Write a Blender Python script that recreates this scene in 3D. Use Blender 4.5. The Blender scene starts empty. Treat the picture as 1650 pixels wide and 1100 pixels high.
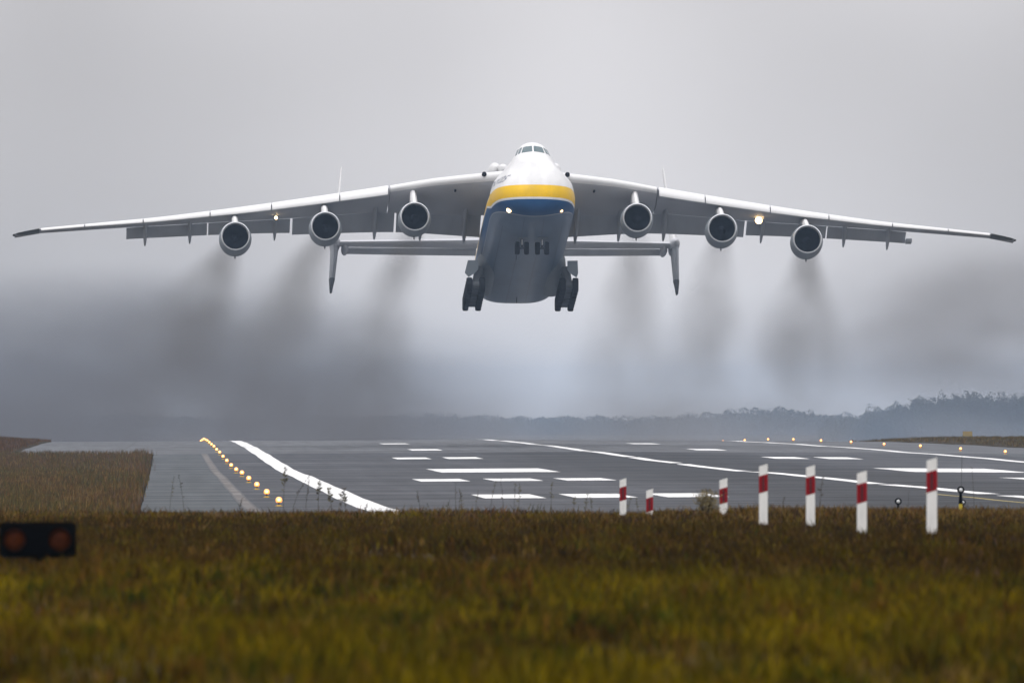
import bpy, math, random
import numpy as np
from mathutils import Matrix, Vector
R = math.radians
random.seed(7); rng = np.random.default_rng(7)
scene = bpy.context.scene
C = scene.collection

# ------------------------------------------------------------------ camera
CAMZ = 3.5                                   # photographer's lens, metres above the runway
F = 22300.0                                  # focal length in photo pixels (about 486 mm)
cam = bpy.data.cameras.new('camera')
cam.sensor_width = 36.0
cam.lens = F / 1650.0 * 36.0
cam.clip_start = 1.0; cam.clip_end = 40000.0
cam.dof.use_dof = True; cam.dof.focus_distance = 1150.0; cam.dof.aperture_fstop = 8.8
camo = bpy.data.objects.new('camera', cam); C.objects.link(camo)
camo.location = (0, 0, CAMZ)
camo.rotation_euler = (R(90) + math.atan(107 / F), 0, -math.atan(560 / F))
scene.camera = camo

# ------------------------------------------------------------------ sky, sun, exposure
SUN_EL, SUN_AZ = 52.0, 200.0                 # behind the camera, high, veiled by cloud
world = bpy.data.worlds.new('World'); scene.world = world; world.use_nodes = True
nt = world.node_tree; nt.nodes.clear()
def wn(t, **k):
    n = nt.nodes.new(t)
    for a, b in k.items(): setattr(n, a, b)
    return n
w_out = wn('ShaderNodeOutputWorld'); w_bg = wn('ShaderNodeBackground')
w_sky = wn('ShaderNodeTexSky', sky_type='NISHITA', sun_disc=False, sun_elevation=R(SUN_EL), sun_rotation=R(SUN_AZ),
           air_density=1.0, dust_density=5.0, ozone_density=1.0)
w_hs = wn('ShaderNodeHueSaturation'); w_hs.inputs['Saturation'].default_value = 0.35
w_tc = wn('ShaderNodeTexCoord'); w_sep = wn('ShaderNodeSeparateXYZ')
w_mx = wn('ShaderNodeMath', operation='MAXIMUM'); w_mx.inputs[1].default_value = 0.0
w_gr = wn('ShaderNodeMath', operation='MULTIPLY_ADD')            # overcast: the zenith is brighter than the horizon
w_gr.inputs[1].default_value = 11.5; w_gr.inputs[2].default_value = 7.0
w_no = wn('ShaderNodeTexNoise', noise_dimensions='4D')
w_no.inputs['W'].default_value = 28.12; w_no.inputs['Scale'].default_value = 15.0
w_no.inputs['Detail'].default_value = 2.5; w_no.inputs['Roughness'].default_value = 0.45
w_mr = wn('ShaderNodeMapRange')
w_mr.inputs['From Min'].default_value = 0.3; w_mr.inputs['From Max'].default_value = 0.7
w_mr.inputs['To Min'].default_value = 0.56; w_mr.inputs['To Max'].default_value = 1.22
w_mu = wn('ShaderNodeMath', operation='MULTIPLY')
w_col = wn('ShaderNodeMix', data_type='RGBA', blend_type='MULTIPLY'); w_col.inputs[0].default_value = 1.0
w_col.inputs[7].default_value = (0.99, 0.972, 1.0, 1)
w_mix = wn('ShaderNodeMix', data_type='RGBA'); w_mix.inputs[0].default_value = 0.92
L = nt.links.new
L(w_sky.outputs[0], w_hs.inputs['Color']); L(w_tc.outputs['Generated'], w_sep.inputs[0]); L(w_tc.outputs['Generated'], w_no.inputs['Vector'])
L(w_sep.outputs['Z'], w_mx.inputs[0]); L(w_mx.outputs[0], w_gr.inputs[0]); L(w_no.outputs['Fac'], w_mr.inputs['Value'])
L(w_gr.outputs[0], w_mu.inputs[0]); L(w_mr.outputs[0], w_mu.inputs[1]); L(w_mu.outputs[0], w_col.inputs[6])
L(w_hs.outputs[0], w_mix.inputs[6]); L(w_col.outputs[2], w_mix.inputs[7]); L(w_mix.outputs[2], w_bg.inputs['Color'])
w_bg.inputs['Strength'].default_value = 0.10
L(w_bg.outputs[0], w_out.inputs['Surface'])

sun = bpy.data.lights.new('sun', 'SUN'); sun.energy = 1.0; sun.angle = R(25); sun.color = (1.0, 0.97, 0.93)
suno = bpy.data.objects.new('sun', sun); C.objects.link(suno)
sd = Vector((math.sin(R(SUN_AZ)) * math.cos(R(SUN_EL)), math.cos(R(SUN_AZ)) * math.cos(R(SUN_EL)), math.sin(R(SUN_EL))))
suno.rotation_euler = sd.to_track_quat('Z', 'Y').to_euler()
suno.location = (0, 0, 200)

scene.view_settings.view_transform = 'Standard'; scene.view_settings.look = 'None'
scene.view_settings.exposure = 0.0; scene.view_settings.gamma = 1.0; scene.view_settings.use_curve_mapping = False
cy = scene.cycles
cy.use_denoising = True; cy.volume_step_rate = 2.5; cy.volume_max_steps = 128; cy.max_bounces = 4; cy.diffuse_bounces = 2; cy.glossy_bounces = 2; cy.transmission_bounces = 2; cy.volume_bounces = 0
cy.transparent_max_bounces = 16; cy.sample_clamp_indirect = 8.0

# ------------------------------------------------------------------ helpers
def tag(o, label=None, cat=None, group=None, kind=None):
    for k, v in (('label', label), ('category', cat), ('group', group), ('kind', kind)):
        if v: o[k] = v
    return o
def empty(name, loc=(0, 0, 0), rz=0.0):
    o = bpy.data.objects.new(name, None); C.objects.link(o); o.location = loc; o.rotation_euler = (0, 0, rz); o.empty_display_size = 0.3
    return o
class MB:
    def __init__(s): s.v = []; s.f = []; s.m = []
    def add(s, vs, fs, mi=0):
        k = len(s.v); s.v += [tuple(map(float, p)) for p in vs]; s.f += [tuple(i + k for i in q) for q in fs]; s.m += [mi] * len(fs)
        return s
    def box(s, x0, x1, y0, y1, z0, z1, mi=0):
        return s.add([(x0,y0,z0),(x1,y0,z0),(x1,y1,z0),(x0,y1,z0),(x0,y0,z1),(x1,y0,z1),(x1,y1,z1),(x0,y1,z1)],
                     [(0,3,2,1),(4,5,6,7),(0,1,5,4),(1,2,6,5),(2,3,7,6),(3,0,4,7)], mi)
    def loft(s, rings, closed=True, cap=True, mi=0):
        n = len(rings[0]); vs = [p for r in rings for p in r]; fs = []
        for i in range(len(rings) - 1):
            for j in range(n if closed else n - 1):
                a = i*n + j; b = i*n + (j+1) % n
                fs.append((a, b, b + n, a + n))
        if cap and closed:
            fs.append(tuple(range(n - 1, -1, -1))); fs.append(tuple((len(rings)-1)*n + j for j in range(n)))
        return s.add(vs, fs, mi)
    def rev(s, prof, cen=(0, 0, 0), axis='y', n=32, cap=False, mi=0):       # prof: (offset along axis, radius)
        rings = []
        for o, r in prof:
            ring = []
            for j in range(n):
                a = 2*math.pi*j/n; c, q = r*math.cos(a), r*math.sin(a)
                p = {'y': (c, o, q), 'x': (o, c, q), 'z': (c, q, o)}[axis]
                ring.append((cen[0]+p[0], cen[1]+p[1], cen[2]+p[2]))
            rings.append(ring)
        return s.loft(rings, True, cap, mi)
    def tube(s, pts, rad, n=8, cap=True, mi=0):
        rings = []; pts = [Vector(p) for p in pts]
        for i, p in enumerate(pts):
            d = (pts[min(i+1, len(pts)-1)] - pts[max(i-1, 0)]).normalized()
            a = d.orthogonal().normalized(); b = d.cross(a)
            r = rad[i] if hasattr(rad, '__len__') else rad
            rings.append([p + a*math.cos(2*math.pi*j/n)*r + b*math.sin(2*math.pi*j/n)*r for j in range(n)])
        # keep ring frames aligned
        for i in range(1, len(rings)):
            best = min(range(n), key=lambda k: (rings[i][k] - rings[i-1][0]).length)
            rings[i] = rings[i][best:] + rings[i][:best]
        return s.loft(rings, True, cap, mi)
    def build(s, name, mat, parent=None, smooth=True, auto=35):
        me = bpy.data.meshes.new(name); me.from_pydata(s.v, [], s.f); me.update()
        mats = mat if isinstance(mat, (list, tuple)) else [mat]
        for m in mats: me.materials.append(m)
        if len(mats) > 1: me.polygons.foreach_set('material_index', s.m)
        import bmesh
        bm = bmesh.new(); bm.from_mesh(me); bmesh.ops.recalc_face_normals(bm, faces=bm.faces)
        if smooth:
            for f_ in bm.faces: f_.smooth = True
            for e in bm.edges:
                if len(e.link_faces) == 2 and e.calc_face_angle(0) > R(auto): e.smooth = False
        bm.to_mesh(me); bm.free()
        o = bpy.data.objects.new(name, me); C.objects.link(o); o.parent = parent
        return o
def pchip(xs, ys, x):
    xs = np.asarray(xs, float); ys = np.asarray(ys, float); x = np.clip(np.asarray(x, float), xs[0], xs[-1])
    h = np.diff(xs); d = np.diff(ys)/h; m = np.zeros_like(ys); m[0] = d[0]; m[-1] = d[-1]
    for i in range(1, len(xs)-1):
        m[i] = 0 if d[i-1]*d[i] <= 0 else (h[i-1]+h[i])/((h[i]*2+h[i-1])/3/d[i-1]*1.0 + (h[i]+2*h[i-1])/3/d[i]) 
    i = np.clip(np.searchsorted(xs, x, side='right')-1, 0, len(xs)-2)
    t = (x-xs[i])/h[i]
    return (2*t**3-3*t**2+1)*ys[i] + (t**3-2*t**2+t)*h[i]*m[i] + (-2*t**3+3*t**2)*ys[i+1] + (t**3-t**2)*h[i]*m[i+1]

# ------------------------------------------------------------------ materials
def material(name, col, rough=0.5, metal=0.0, spec=0.5, noise=None, bump=None, emit=None, coat=0.0):
    """noise = (scale, amount, stretch xyz), bump = (scale, strength)"""
    m = bpy.data.materials.new(name); m.use_nodes = True; t = m.node_tree; b = t.nodes['Principled BSDF']
    b.inputs['Base Color'].default_value = (*col, 1); b.inputs['Roughness'].default_value = rough
    b.inputs['Metallic'].default_value = metal; b.inputs['Specular IOR Level'].default_value = spec
    b.inputs['Coat Weight'].default_value = coat
    tc = t.nodes.new('ShaderNodeTexCoord')
    if noise:
        mp = t.nodes.new('ShaderNodeMapping'); mp.inputs['Scale'].default_value = noise[2] if len(noise) > 2 else (1, 1, 1)
        nz = t.nodes.new('ShaderNodeTexNoise'); nz.inputs['Scale'].default_value = noise[0]; nz.inputs['Detail'].default_value = 5
        mr = t.nodes.new('ShaderNodeMapRange'); mr.inputs['From Min'].default_value = 0.25; mr.inputs['From Max'].default_value = 0.75
        mr.inputs['To Min'].default_value = 1-noise[1]; mr.inputs['To Max'].default_value = 1+noise[1]
        mx = t.nodes.new('ShaderNodeMix'); mx.data_type = 'RGBA'; mx.blend_type = 'MULTIPLY'; mx.inputs[0].default_value = 1
        mx.inputs[6].default_value = (*col, 1)
        t.links.new(tc.outputs['Object'], mp.inputs[0]); t.links.new(mp.outputs[0], nz.inputs['Vector']); t.links.new(nz.outputs['Fac'], mr.inputs['Value'])
        t.links.new(mr.outputs[0], mx.inputs[7]); t.links.new(mx.outputs[2], b.inputs['Base Color'])
    if bump:
        nz = t.nodes.new('ShaderNodeTexNoise'); nz.inputs['Scale'].default_value = bump[0]; nz.inputs['Detail'].default_value = 3
        bp = t.nodes.new('ShaderNodeBump'); bp.inputs['Strength'].default_value = bump[1]
        t.links.new(tc.outputs['Object'], nz.inputs['Vector']); t.links.new(nz.outputs['Fac'], bp.inputs['Height']); t.links.new(bp.outputs[0], b.inputs['Normal'])
    if emit:
        b.inputs['Emission Color'].default_value = (*emit[0], 1); b.inputs['Emission Strength'].default_value = emit[1]
    return m
M = {}
M['white'] = material('aircraft_white', (0.80, 0.80, 0.80), 0.45, spec=.3, noise=(0.35, 0.04))
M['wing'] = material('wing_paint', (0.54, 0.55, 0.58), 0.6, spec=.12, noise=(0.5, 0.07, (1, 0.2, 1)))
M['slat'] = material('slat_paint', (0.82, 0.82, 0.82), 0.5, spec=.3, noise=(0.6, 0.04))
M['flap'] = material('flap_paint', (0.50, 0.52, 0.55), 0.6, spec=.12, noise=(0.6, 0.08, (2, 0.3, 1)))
M['grey'] = material('nacelle_grey', (0.30, 0.33, 0.36), 0.5, spec=.2, noise=(0.8, 0.10))
M['lip'] = material('intake_lip_metal', (0.85, 0.86, 0.88), 0.28, metal=0.4)
M['duct'] = material('intake_duct', (0.03, 0.036, 0.045), 0.6, spec=.1)
M['fan'] = material('fan_blade_metal', (0.012, 0.015, 0.02), 0.7, spec=.03)
M['hot'] = material('exhaust_metal', (0.16, 0.14, 0.12), 0.4, metal=0.8)
M['dark'] = material('dark_cavity', (0.008, 0.008, 0.009), 0.7, spec=.05)
M['tip'] = material('dark_tip_paint', (0.055, 0.06, 0.05), 0.4)
M['tyre'] = material('tyre_rubber', (0.018, 0.019, 0.021), 0.8, spec=.1, noise=(6, 0.25))
M['rim'] = material('wheel_rim', (0.12, 0.13, 0.14), 0.5, spec=.2)
M['gear'] = material('gear_strut', (0.13, 0.14, 0.15), 0.5, spec=.2)
M['door'] = material('gear_door_paint', (0.20, 0.23, 0.26), 0.5, spec=.2, noise=(1.0, 0.1))
M['glass'] = material('cockpit_glass', (0.05, 0.10, 0.11), 0.08, spec=0.8)
M['ink'] = material('lettering_blue_grey', (0.09, 0.11, 0.17), 0.5)
M['land'] = material('landing_lamp', (1, 0.85, 0.6), 0.3, emit=((1.0, 0.66, 0.30), 14))
M['land_dim'] = material('landing_lamp_turned_away', (1, 0.85, 0.6), 0.3, emit=((1.0, 0.55, 0.25), 4))

def fuselage_paint():
    m = bpy.data.materials.new('fuselage_paint'); m.use_nodes = True; t = m.node_tree; b = t.nodes['Principled BSDF']
    N_ = t.nodes.new; K = t.links.new
    tc = N_('ShaderNodeTexCoord'); sp = N_('ShaderNodeSeparateXYZ'); K(tc.outputs['Object'], sp.inputs[0])
    def math_(op, a, b_=None):
        n = N_('ShaderNodeMath'); n.operation = op
        for i, q in enumerate((a, b_)):
            if q is None: continue
            if isinstance(q, (int, float)): n.inputs[i].default_value = q
            else: K(q, n.inputs[i])
        return n.outputs[0]
    def over(base, col, mask):
        n = N_('ShaderNodeMix'); n.data_type = 'RGBA'; K(mask, n.inputs[0])
        if isinstance(base, tuple): n.inputs[6].default_value = (*base, 1)
        else: K(base, n.inputs[6])
        n.inputs[7].default_value = (*col, 1); return n.outputs[2]
    x, y, z = sp.outputs
    rise = math_('MINIMUM', math_('MAXIMUM', math_('MULTIPLY', math_('SUBTRACT', y, 5.5), 0.16), 0.0), 1.6)   # the bands climb slightly going aft
    zs = math_('SUBTRACT', z, rise)
    def below(lim, q=None): return math_('LESS_THAN', q or zs, lim)
    c = over((0.82, 0.82, 0.82), (0.90, 0.55, 0.0), below(3.10))
    c = over(c, (0.80, 0.80, 0.80), below(2.02))
    c = over(c, (0.012, 0.075, 0.20), below(1.84))
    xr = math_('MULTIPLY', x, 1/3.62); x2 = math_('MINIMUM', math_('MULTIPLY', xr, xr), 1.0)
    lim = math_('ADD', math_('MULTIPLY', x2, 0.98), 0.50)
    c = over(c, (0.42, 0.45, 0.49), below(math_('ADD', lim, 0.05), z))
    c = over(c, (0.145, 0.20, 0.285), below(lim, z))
    nz = N_('ShaderNodeTexNoise'); nz.inputs['Scale'].default_value = 0.5; nz.inputs['Detail'].default_value = 6
    mp = N_('ShaderNodeMapping'); mp.inputs['Scale'].default_value = (1.5, 0.25, 1.0); K(tc.outputs['Object'], mp.inputs[0]); K(mp.outputs[0], nz.inputs['Vector'])
    mr = N_('ShaderNodeMapRange'); mr.inputs['From Min'].default_value = 0.3; mr.inputs['From Max'].default_value = 0.7
    mr.inputs['To Min'].default_value = 0.80; mr.inputs['To Max'].default_value = 1.07; K(nz.outputs['Fac'], mr.inputs['Value'])
    # skin joints: frames every 2.6 m, stringer laps along the belly, the rim of the lifting nose
    fr = math_('ABSOLUTE', math_('SUBTRACT', math_('FRACT', math_('MULTIPLY', y, 1/2.6)), 0.5))
    st_ = math_('ABSOLUTE', math_('SUBTRACT', math_('FRACT', math_('MULTIPLY', x, 1/1.7)), 0.5))
    j1 = math_('MULTIPLY', math_('LESS_THAN', fr, 0.013), math_('GREATER_THAN', y, 5.0)); j2 = math_('MULTIPLY', math_('LESS_THAN', st_, 0.016), math_('LESS_THAN', z, 0.45))
    rim_ = math_('LESS_THAN', math_('ABSOLUTE', math_('SUBTRACT', y, 7.9)), 0.045)
    jt = math_('MAXIMUM', math_('MAXIMUM', j1, j2), rim_)
    mx = N_('ShaderNodeMix'); mx.data_type = 'RGBA'; mx.blend_type = 'MULTIPLY'; mx.inputs[0].default_value = 1
    K(c, mx.inputs[6]); K(math_('MULTIPLY', mr.outputs[0], math_('SUBTRACT', 1.0, math_('MULTIPLY', jt, 0.45))), mx.inputs[7]); K(mx.outputs[2], b.inputs['Base Color'])
    b.inputs['Roughness'].default_value = 0.38; b.inputs['Specular IOR Level'].default_value = 0.22
    return m
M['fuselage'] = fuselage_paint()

# ------------------------------------------------------------------ terrain, runway
XC = 33.4                                                        # runway centreline
PY = [0, 60, 75, 100, 150, 195, 208, 231, 260, 297, 320, 345, 370, 400, 425, 445]
PZ = [1.9, 2.0, 2.0, 1.95, 1.80, 1.60, 1.53, 1.43, 1.27, 1.02, 0.88, 0.68, 0.42, 0.15, 0.02, -0.04]
RY = [430, 465, 508, 565, 631, 700, 840, 990, 1069, 1130, 1190, 1280, 1372, 1450, 1530, 1610, 1750, 2000, 2500, 3000, 4000, 5000, 7500, 10500, 14000, 40000]
RZ = [0.05, 0.06, -0.02, -0.07, -0.12, -0.13, -0.24, -0.10, 0.0, 0.05, 0.12, 0.15, 0.16, 0.10, -0.13, -0.5, -1.2, -2.4, -4.4, -6.2, -9.0, -11.0, -14.0, -16.0, -30.0, -260.0]
def zr(Y): return pchip(RY, RZ, Y)
def ripple(X, Y): return 0.003*np.sin(Y/5.3+X/31) + 0.011*np.sin(Y/11.9+1.3-X/40) + 0.014*np.sin(Y/23+X/60)
def zpave(X, Y):
    X = np.asarray(X, float); Y = np.asarray(Y, float)
    return zr(Y) + 0.006*(15-np.abs(X-XC)).clip(-30, 15) + ripple(X, Y)
def sstep(a, b, x): t = np.clip((x-a)/(b-a), 0, 1); return t*t*(3-2*t)
def zland(X, Y):
    X = np.asarray(X, float); Y = np.asarray(Y, float)
    near = pchip(PY, PZ, Y) + 0.05*np.sin(X/2.3+Y/9)+0.04*np.sin(Y/6.1-X/3.7)+0.03*np.sin(X/0.9+Y/4)
    far = zr(Y)
    left = np.where(Y < 1085, -0.9, -12.1)
    on = (X > left-0.05) & (X < 76.05)
    off = np.maximum(left-X, X-76.0)
    side = 0.05 + 0.35*sstep(1150, 1350, Y)*sstep(0, 8, off) + 0.03*np.sin(X/3.0+Y/17)*sstep(0, 3, off) + 0.006*(15-np.minimum(np.abs(X-XC), 45))
    f = far + np.where(on, -0.55, side)
    return np.where(Y < 445, near + (f-near)*sstep(415, 445, Y), f)
def grid_obj(name, xs, ys, zf, mats, mfun=None):
    X, Y = np.meshgrid(xs, ys); Z = zf(X, Y); nx, ny = len(xs), len(ys)
    v = np.stack([X, Y, Z], -1).reshape(-1, 3)
    i = (np.arange(ny-1)[:, None]*nx + np.arange(nx-1)[None, :]).ravel()
    f = np.stack([i, i+1, i+nx+1, i+nx], 1)
    me = bpy.data.meshes.new(name); me.vertices.add(len(v)); me.vertices.foreach_set('co', v.ravel())
    me.loops.add(f.size); me.loops.foreach_set('vertex_index', f.ravel().astype(np.int32))
    me.polygons.add(len(f)); me.polygons.foreach_set('loop_start', np.arange(0, f.size, 4, dtype=np.int32)); me.polygons.foreach_set('loop_total', np.full(len(f), 4, np.int32))
    me.update(); me.validate()
    for m in mats: me.materials.append(m)
    if mfun is not None:
        yc = (Y[:-1, :-1]+Y[1:, 1:]).ravel()/2; xc = (X[:-1, :-1]+X[1:, 1:]).ravel()/2
        me.polygons.foreach_set('material_index', mfun(xc, yc).astype(np.int32))
    me.polygons.foreach_set('use_smooth', np.ones(len(f), bool))
    o = bpy.data.objects.new(name, me); C.objects.link(o); return o

def ground_mat():
    m = bpy.data.materials.new('rough_grass_soil'); m.use_nodes = True; t = m.node_tree; b = t.nodes['Principled BSDF']; K = t.links.new
    tc = t.nodes.new('ShaderNodeTexCoord'); a = t.nodes.new('ShaderNodeTexNoise'); a.inputs['Scale'].default_value = 0.25; a.inputs['Detail'].default_value = 6
    r = t.nodes.new('ShaderNodeValToRGB'); e = r.color_ramp.elements
    e[0].position = 0.3; e[0].color = (0.030, 0.018, 0.008, 1); e[1].position = 0.7; e[1].color = (0.050, 0.042, 0.010, 1)
    q = e.new(0.5); q.color = (0.042, 0.028, 0.010, 1)
    K(tc.outputs['Object'], a.inputs['Vector']); K(a.outputs['Fac'], r.inputs['Fac']); K(r.outputs['Color'], b.inputs['Base Color'])
    b.inputs['Roughness'].default_value = 0.95; b.inputs['Specular IOR Level'].default_value = 0.05
    return m
def pavement(name, col, rough=(0.48, 0.72), spec=0.05, streak=0.34, rubber=0.0):
    m = bpy.data.materials.new(name); m.use_nodes = True; t = m.node_tree; b = t.nodes['Principled BSDF']; K = t.links.new; N_ = t.nodes.new
    tc = N_('ShaderNodeTexCoord')
    def nz(scale, st, det=4):
        mp = N_('ShaderNodeMapping'); mp.inputs['Scale'].default_value = st; K(tc.outputs['Object'], mp.inputs[0])
        n = N_('ShaderNodeTexNoise'); n.inputs['Scale'].default_value = scale; n.inputs['Detail'].default_value = det; K(mp.outputs[0], n.inputs['Vector']); return n.outputs['Fac']
    def rng_(v, a, b_, lo=0.3, hi=0.7):
        r = N_('ShaderNodeMapRange'); r.inputs['From Min'].default_value = lo; r.inputs['From Max'].default_value = hi
        r.inputs['To Min'].default_value = a; r.inputs['To Max'].default_value = b_; K(v, r.inputs['Value']); return r.outputs[0]
    def mulc(c, v):
        x = N_('ShaderNodeMix'); x.data_type = 'RGBA'; x.blend_type = 'MULTIPLY'; x.inputs[0].default_value = 1
        if isinstance(c, tuple): x.inputs[6].default_value = (*c, 1)
        else: K(c, x.inputs[6])
        K(v, x.inputs[7]); return x.outputs[2]
    c = mulc(col, rng_(nz(0.12, (0.25, 0.6, 1)), 1-streak, 1+streak))
    c = mulc(c, rng_(nz(1.0, (0.9, 0.02, 1)), 1-streak*0.6, 1+streak*0.4))         # bands along the direction of travel
    c = mulc(c, rng_(nz(3.0, (1, 1, 1), 6), 0.85, 1.15))
    if rubber:
        sp = N_('ShaderNodeSeparateXYZ'); K(tc.outputs['Object'], sp.inputs[0])
        d = N_('ShaderNodeMath'); d.operation = 'SUBTRACT'; K(sp.outputs['X'], d.inputs[0]); d.inputs[1].default_value = XC
        a_ = N_('ShaderNodeMath'); a_.operation = 'ABSOLUTE'; K(d.outputs[0], a_.inputs[0])
        s_ = rng_(a_.outputs[0], 1-rubber, 1.0, 6.0, 13.0)
        c = mulc(c, s_)
    K(c, b.inputs['Base Color'])
    K(rng_(nz(0.5, (0.12, 0.35, 1), 5), rough[0], rough[1]), b.inputs['Roughness'])
    b.inputs['Specular IOR Level'].default_value = spec
    bp = N_('ShaderNodeBump'); bp.inputs['Strength'].default_value = 0.15; bp.inputs['Distance'].default_value = 0.02
    K(nz(4.0, (1, 1, 1), 4), bp.inputs['Height']); K(bp.outputs[0], b.inputs['Normal'])
    return m
M['soil'] = ground_mat()
M['asphalt'] = pavement('wet_asphalt', (0.056, 0.058, 0.065), rubber=0.45)
M['concrete'] = pavement('wet_concrete', (0.105, 0.108, 0.115))
M['shoulder'] = pavement('shoulder_asphalt', (0.066, 0.073, 0.078))
M['gutter'] = pavement('gutter_concrete', (0.15, 0.138, 0.132))
M['joint'] = material('joint_sealant', (0.02, 0.02, 0.022), 0.6)
M['paint'] = material('marking_paint', (0.80, 0.80, 0.79), 0.6, spec=0.25, noise=(1.1, 0.28, (1, 0.15, 1)))
M['yellow_paint'] = material('yellow_marking_paint', (0.45, 0.36, 0.10), 0.6, spec=0.25)

gy = np.concatenate([np.arange(-60, 60, 10), np.arange(60, 450, 2.5), np.arange(450, 1085, 6), [1085, 1085.5], np.arange(1090, 1700, 8), np.arange(1700, 3000, 60), np.geomspace(3000, 30000, 24)])
gx = np.concatenate([-np.geomspace(40, 9000, 16)[::-1], np.arange(-38, -13, 2.5), [-12.2, -12.1], np.arange(-11, -1.4, 1.2), [-1.0, -0.9], np.arange(0, 76, 2.0), [76.0, 76.1], np.arange(77, 110, 2.5), np.geomspace(112, 9000, 16)])
tag(grid_obj('ground', gx, gy, zland, [M['soil']]), kind='structure', label='rough autumn grassland reaching to the horizon')

YS = np.concatenate([np.arange(430, 1700, 2.0), np.arange(1700, 2600, 20.0)])
XS_R = np.arange(3.36, 64.1, 3.0)
runway = tag(grid_obj('runway', XS_R, YS, zpave, [M['asphalt'], M['concrete']], lambda x, y: (y > 1083)), kind='structure', label='wet grey runway with white markings')
tag(grid_obj('runway_shoulder', np.arange(63.36, 76.2, 3.15), YS, lambda X, Y: zpave(X, Y)-0.004, [M['shoulder'], M['concrete']], lambda x, y: (y > 1083)), kind='structure', label='paved shoulder beyond the far row of runway lights')
near_y = YS[YS <= 1084]
tag(grid_obj('runway_shoulder', np.linspace(-0.85, 2.82, 4), near_y, lambda X, Y: zpave(X, Y)-0.004, [M['shoulder']]), kind='structure', label='grey paved shoulder between the dry grass and the gutter')
tag(grid_obj('gutter', np.array([2.82, 2.91, 3.27, 3.36]), near_y, lambda X, Y: zpave(X, Y)+0.004*((X > 2.88) & (X < 3.30)), [M['joint'], M['gutter']], lambda x, y: (x > 2.90) & (x < 3.28)), kind='structure', label='pale concrete gutter along the runway edge')
far_y = YS[YS >= 1084]
tag(grid_obj('taxiway', np.concatenate([np.linspace(-12, 3.36, 8)]), far_y, lambda X, Y: zpave(X, Y)-0.004, [M['concrete']]), kind='structure', label='pale taxiway joining the runway beyond the dry grass')

def marking(name, x0, x1, y0, y1, mat, lift=0.008, step=2.0):
    xs = np.unique(np.concatenate([[x0, x1], XS_R[(XS_R > x0) & (XS_R < x1)]]))
    ys = np.unique(np.concatenate([[y0, y1], YS[(YS > y0) & (YS < y1)]]))
    o = grid_obj(name, xs, ys, lambda X, Y: zpave(X, Y)+lift, [mat]); o.parent = runway; return o
marking('edge_line', 6.9, 8.0, 432, 1500, M['paint'])
marking('edge_line', 58.8, 59.8, 432, 1500, M['paint'])
for a, b in ((455, 548), (560, 640), (648, 786), (797, 891), (902, 986), (993, 1088), (1096, 1374), (1390, 1495)):
    marking('centreline_dash', XC-0.45, XC+0.45, a, b, M['paint'])
for (a, b) in ((16.1, 23.0), (43.6, 50.5)):
    marking('aiming_point_bar', a, b, 803, 852, M['paint'])
def bars(y0, y1, L_, R_):
    for a in L_: marking('touchdown_bar', a, a+2.45, y0, y1, M['paint'])
    for a in R_: marking('touchdown_bar', a, a+2.45, y0, y1, M['paint'])
LB = (12.8, 16.45, 20.1); RB = (43.2, 47.0, 50.8)
bars(552, 578, LB, RB); bars(690, 716, LB, RB)
bars(978, 1003, LB[1:], RB[:2]); bars(1122, 1147, LB[2:], RB[:1]); bars(1272, 1297, LB[2:], RB[:1])
marking('taxi_guide_line', 31.2, 31.38, 440, 568, M['yellow_paint'])
for Y in (462, 520, 574, 660, 742, 1083.2):                       # sealed joints across the pavement
    marking('pavement_joint', 3.4, 64 if Y > 1000 else 30, Y, Y+0.5, M['joint'], 0.004)

# ------------------------------------------------------------------ aircraft
AL, YAW, ROLL = R(8.0), R(0.55), R(0.28)
plane = empty('airplane')
plane.matrix_world = Matrix.Translation(((862-265)/F*1180.0, 1180.0, CAMZ+16.0)) @ Matrix.Rotation(YAW, 4, 'Z') @ Matrix.Rotation(-AL, 4, 'X') @ Matrix.Rotation(ROLL, 4, 'Y')
tag(plane, 'huge white six-engined cargo jet with yellow and blue nose bands climbing off the runway', 'airplane')

SQ = lambda a: [math.sqrt(q) for q in a]
T_vt = (SQ([0, .06, .25, .7, 1.5, 3, 4.3, 5.3, 6.8, 9, 20, 60, 70, 80.5]), [2.3, 2.75, 3.2, 3.9, 4.72, 5.82, 6.6, 7.25, 7.8, 7.86, 7.9, 8.0, 8.5, 8.9])
T_vb = (SQ([0, .06, .25, .7, 1.5, 3, 6, 9, 47, 55, 65, 75, 80.5]), [2.3, 1.8, 1.25, .78, .46, .2, .03, 0, 0, 1.1, 3.3, 6.0, 7.4])
T_hw = (SQ([0, .06, .25, .7, 1.5, 3, 6, 9, 47, 60, 70, 80.5]), [0.02, .85, 1.6, 2.35, 2.95, 3.38, 3.65, 3.68, 3.68, 3.3, 2.2, .6])
T_vm = (SQ([0, 1, 8, 47, 65, 80.5]), [2.3, 2.35, 2.9, 2.9, 5.2, 8.0])
EGG = ([0, .25, .465, .657, .84, .93, .98, 1.0], [1, .93, .71, .50, .365, .27, .15, 0])
EGA = [math.asin(t) for t in EGG[0]]
def sec(u):
    s = math.sqrt(max(u, 0)); return tuple(float(pchip(T[0], T[1], s)) for T in (T_vt, T_vb, T_hw, T_vm))
def up_ratio(u, t):
    t = np.clip(t, 0, 1); ell = np.sqrt(np.maximum(0, 1-t*t)); egg = pchip(EGA, EGG[1], np.arcsin(t))
    k = float(sstep(1.0, 6.0, u)*(1-sstep(11, 22, u))); return ell*(1-k)+egg*k
def lown(u): return 2.2 + 1.0*float(sstep(1, 10, u)) - 0.9*float(sstep(48, 70, u))
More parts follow.
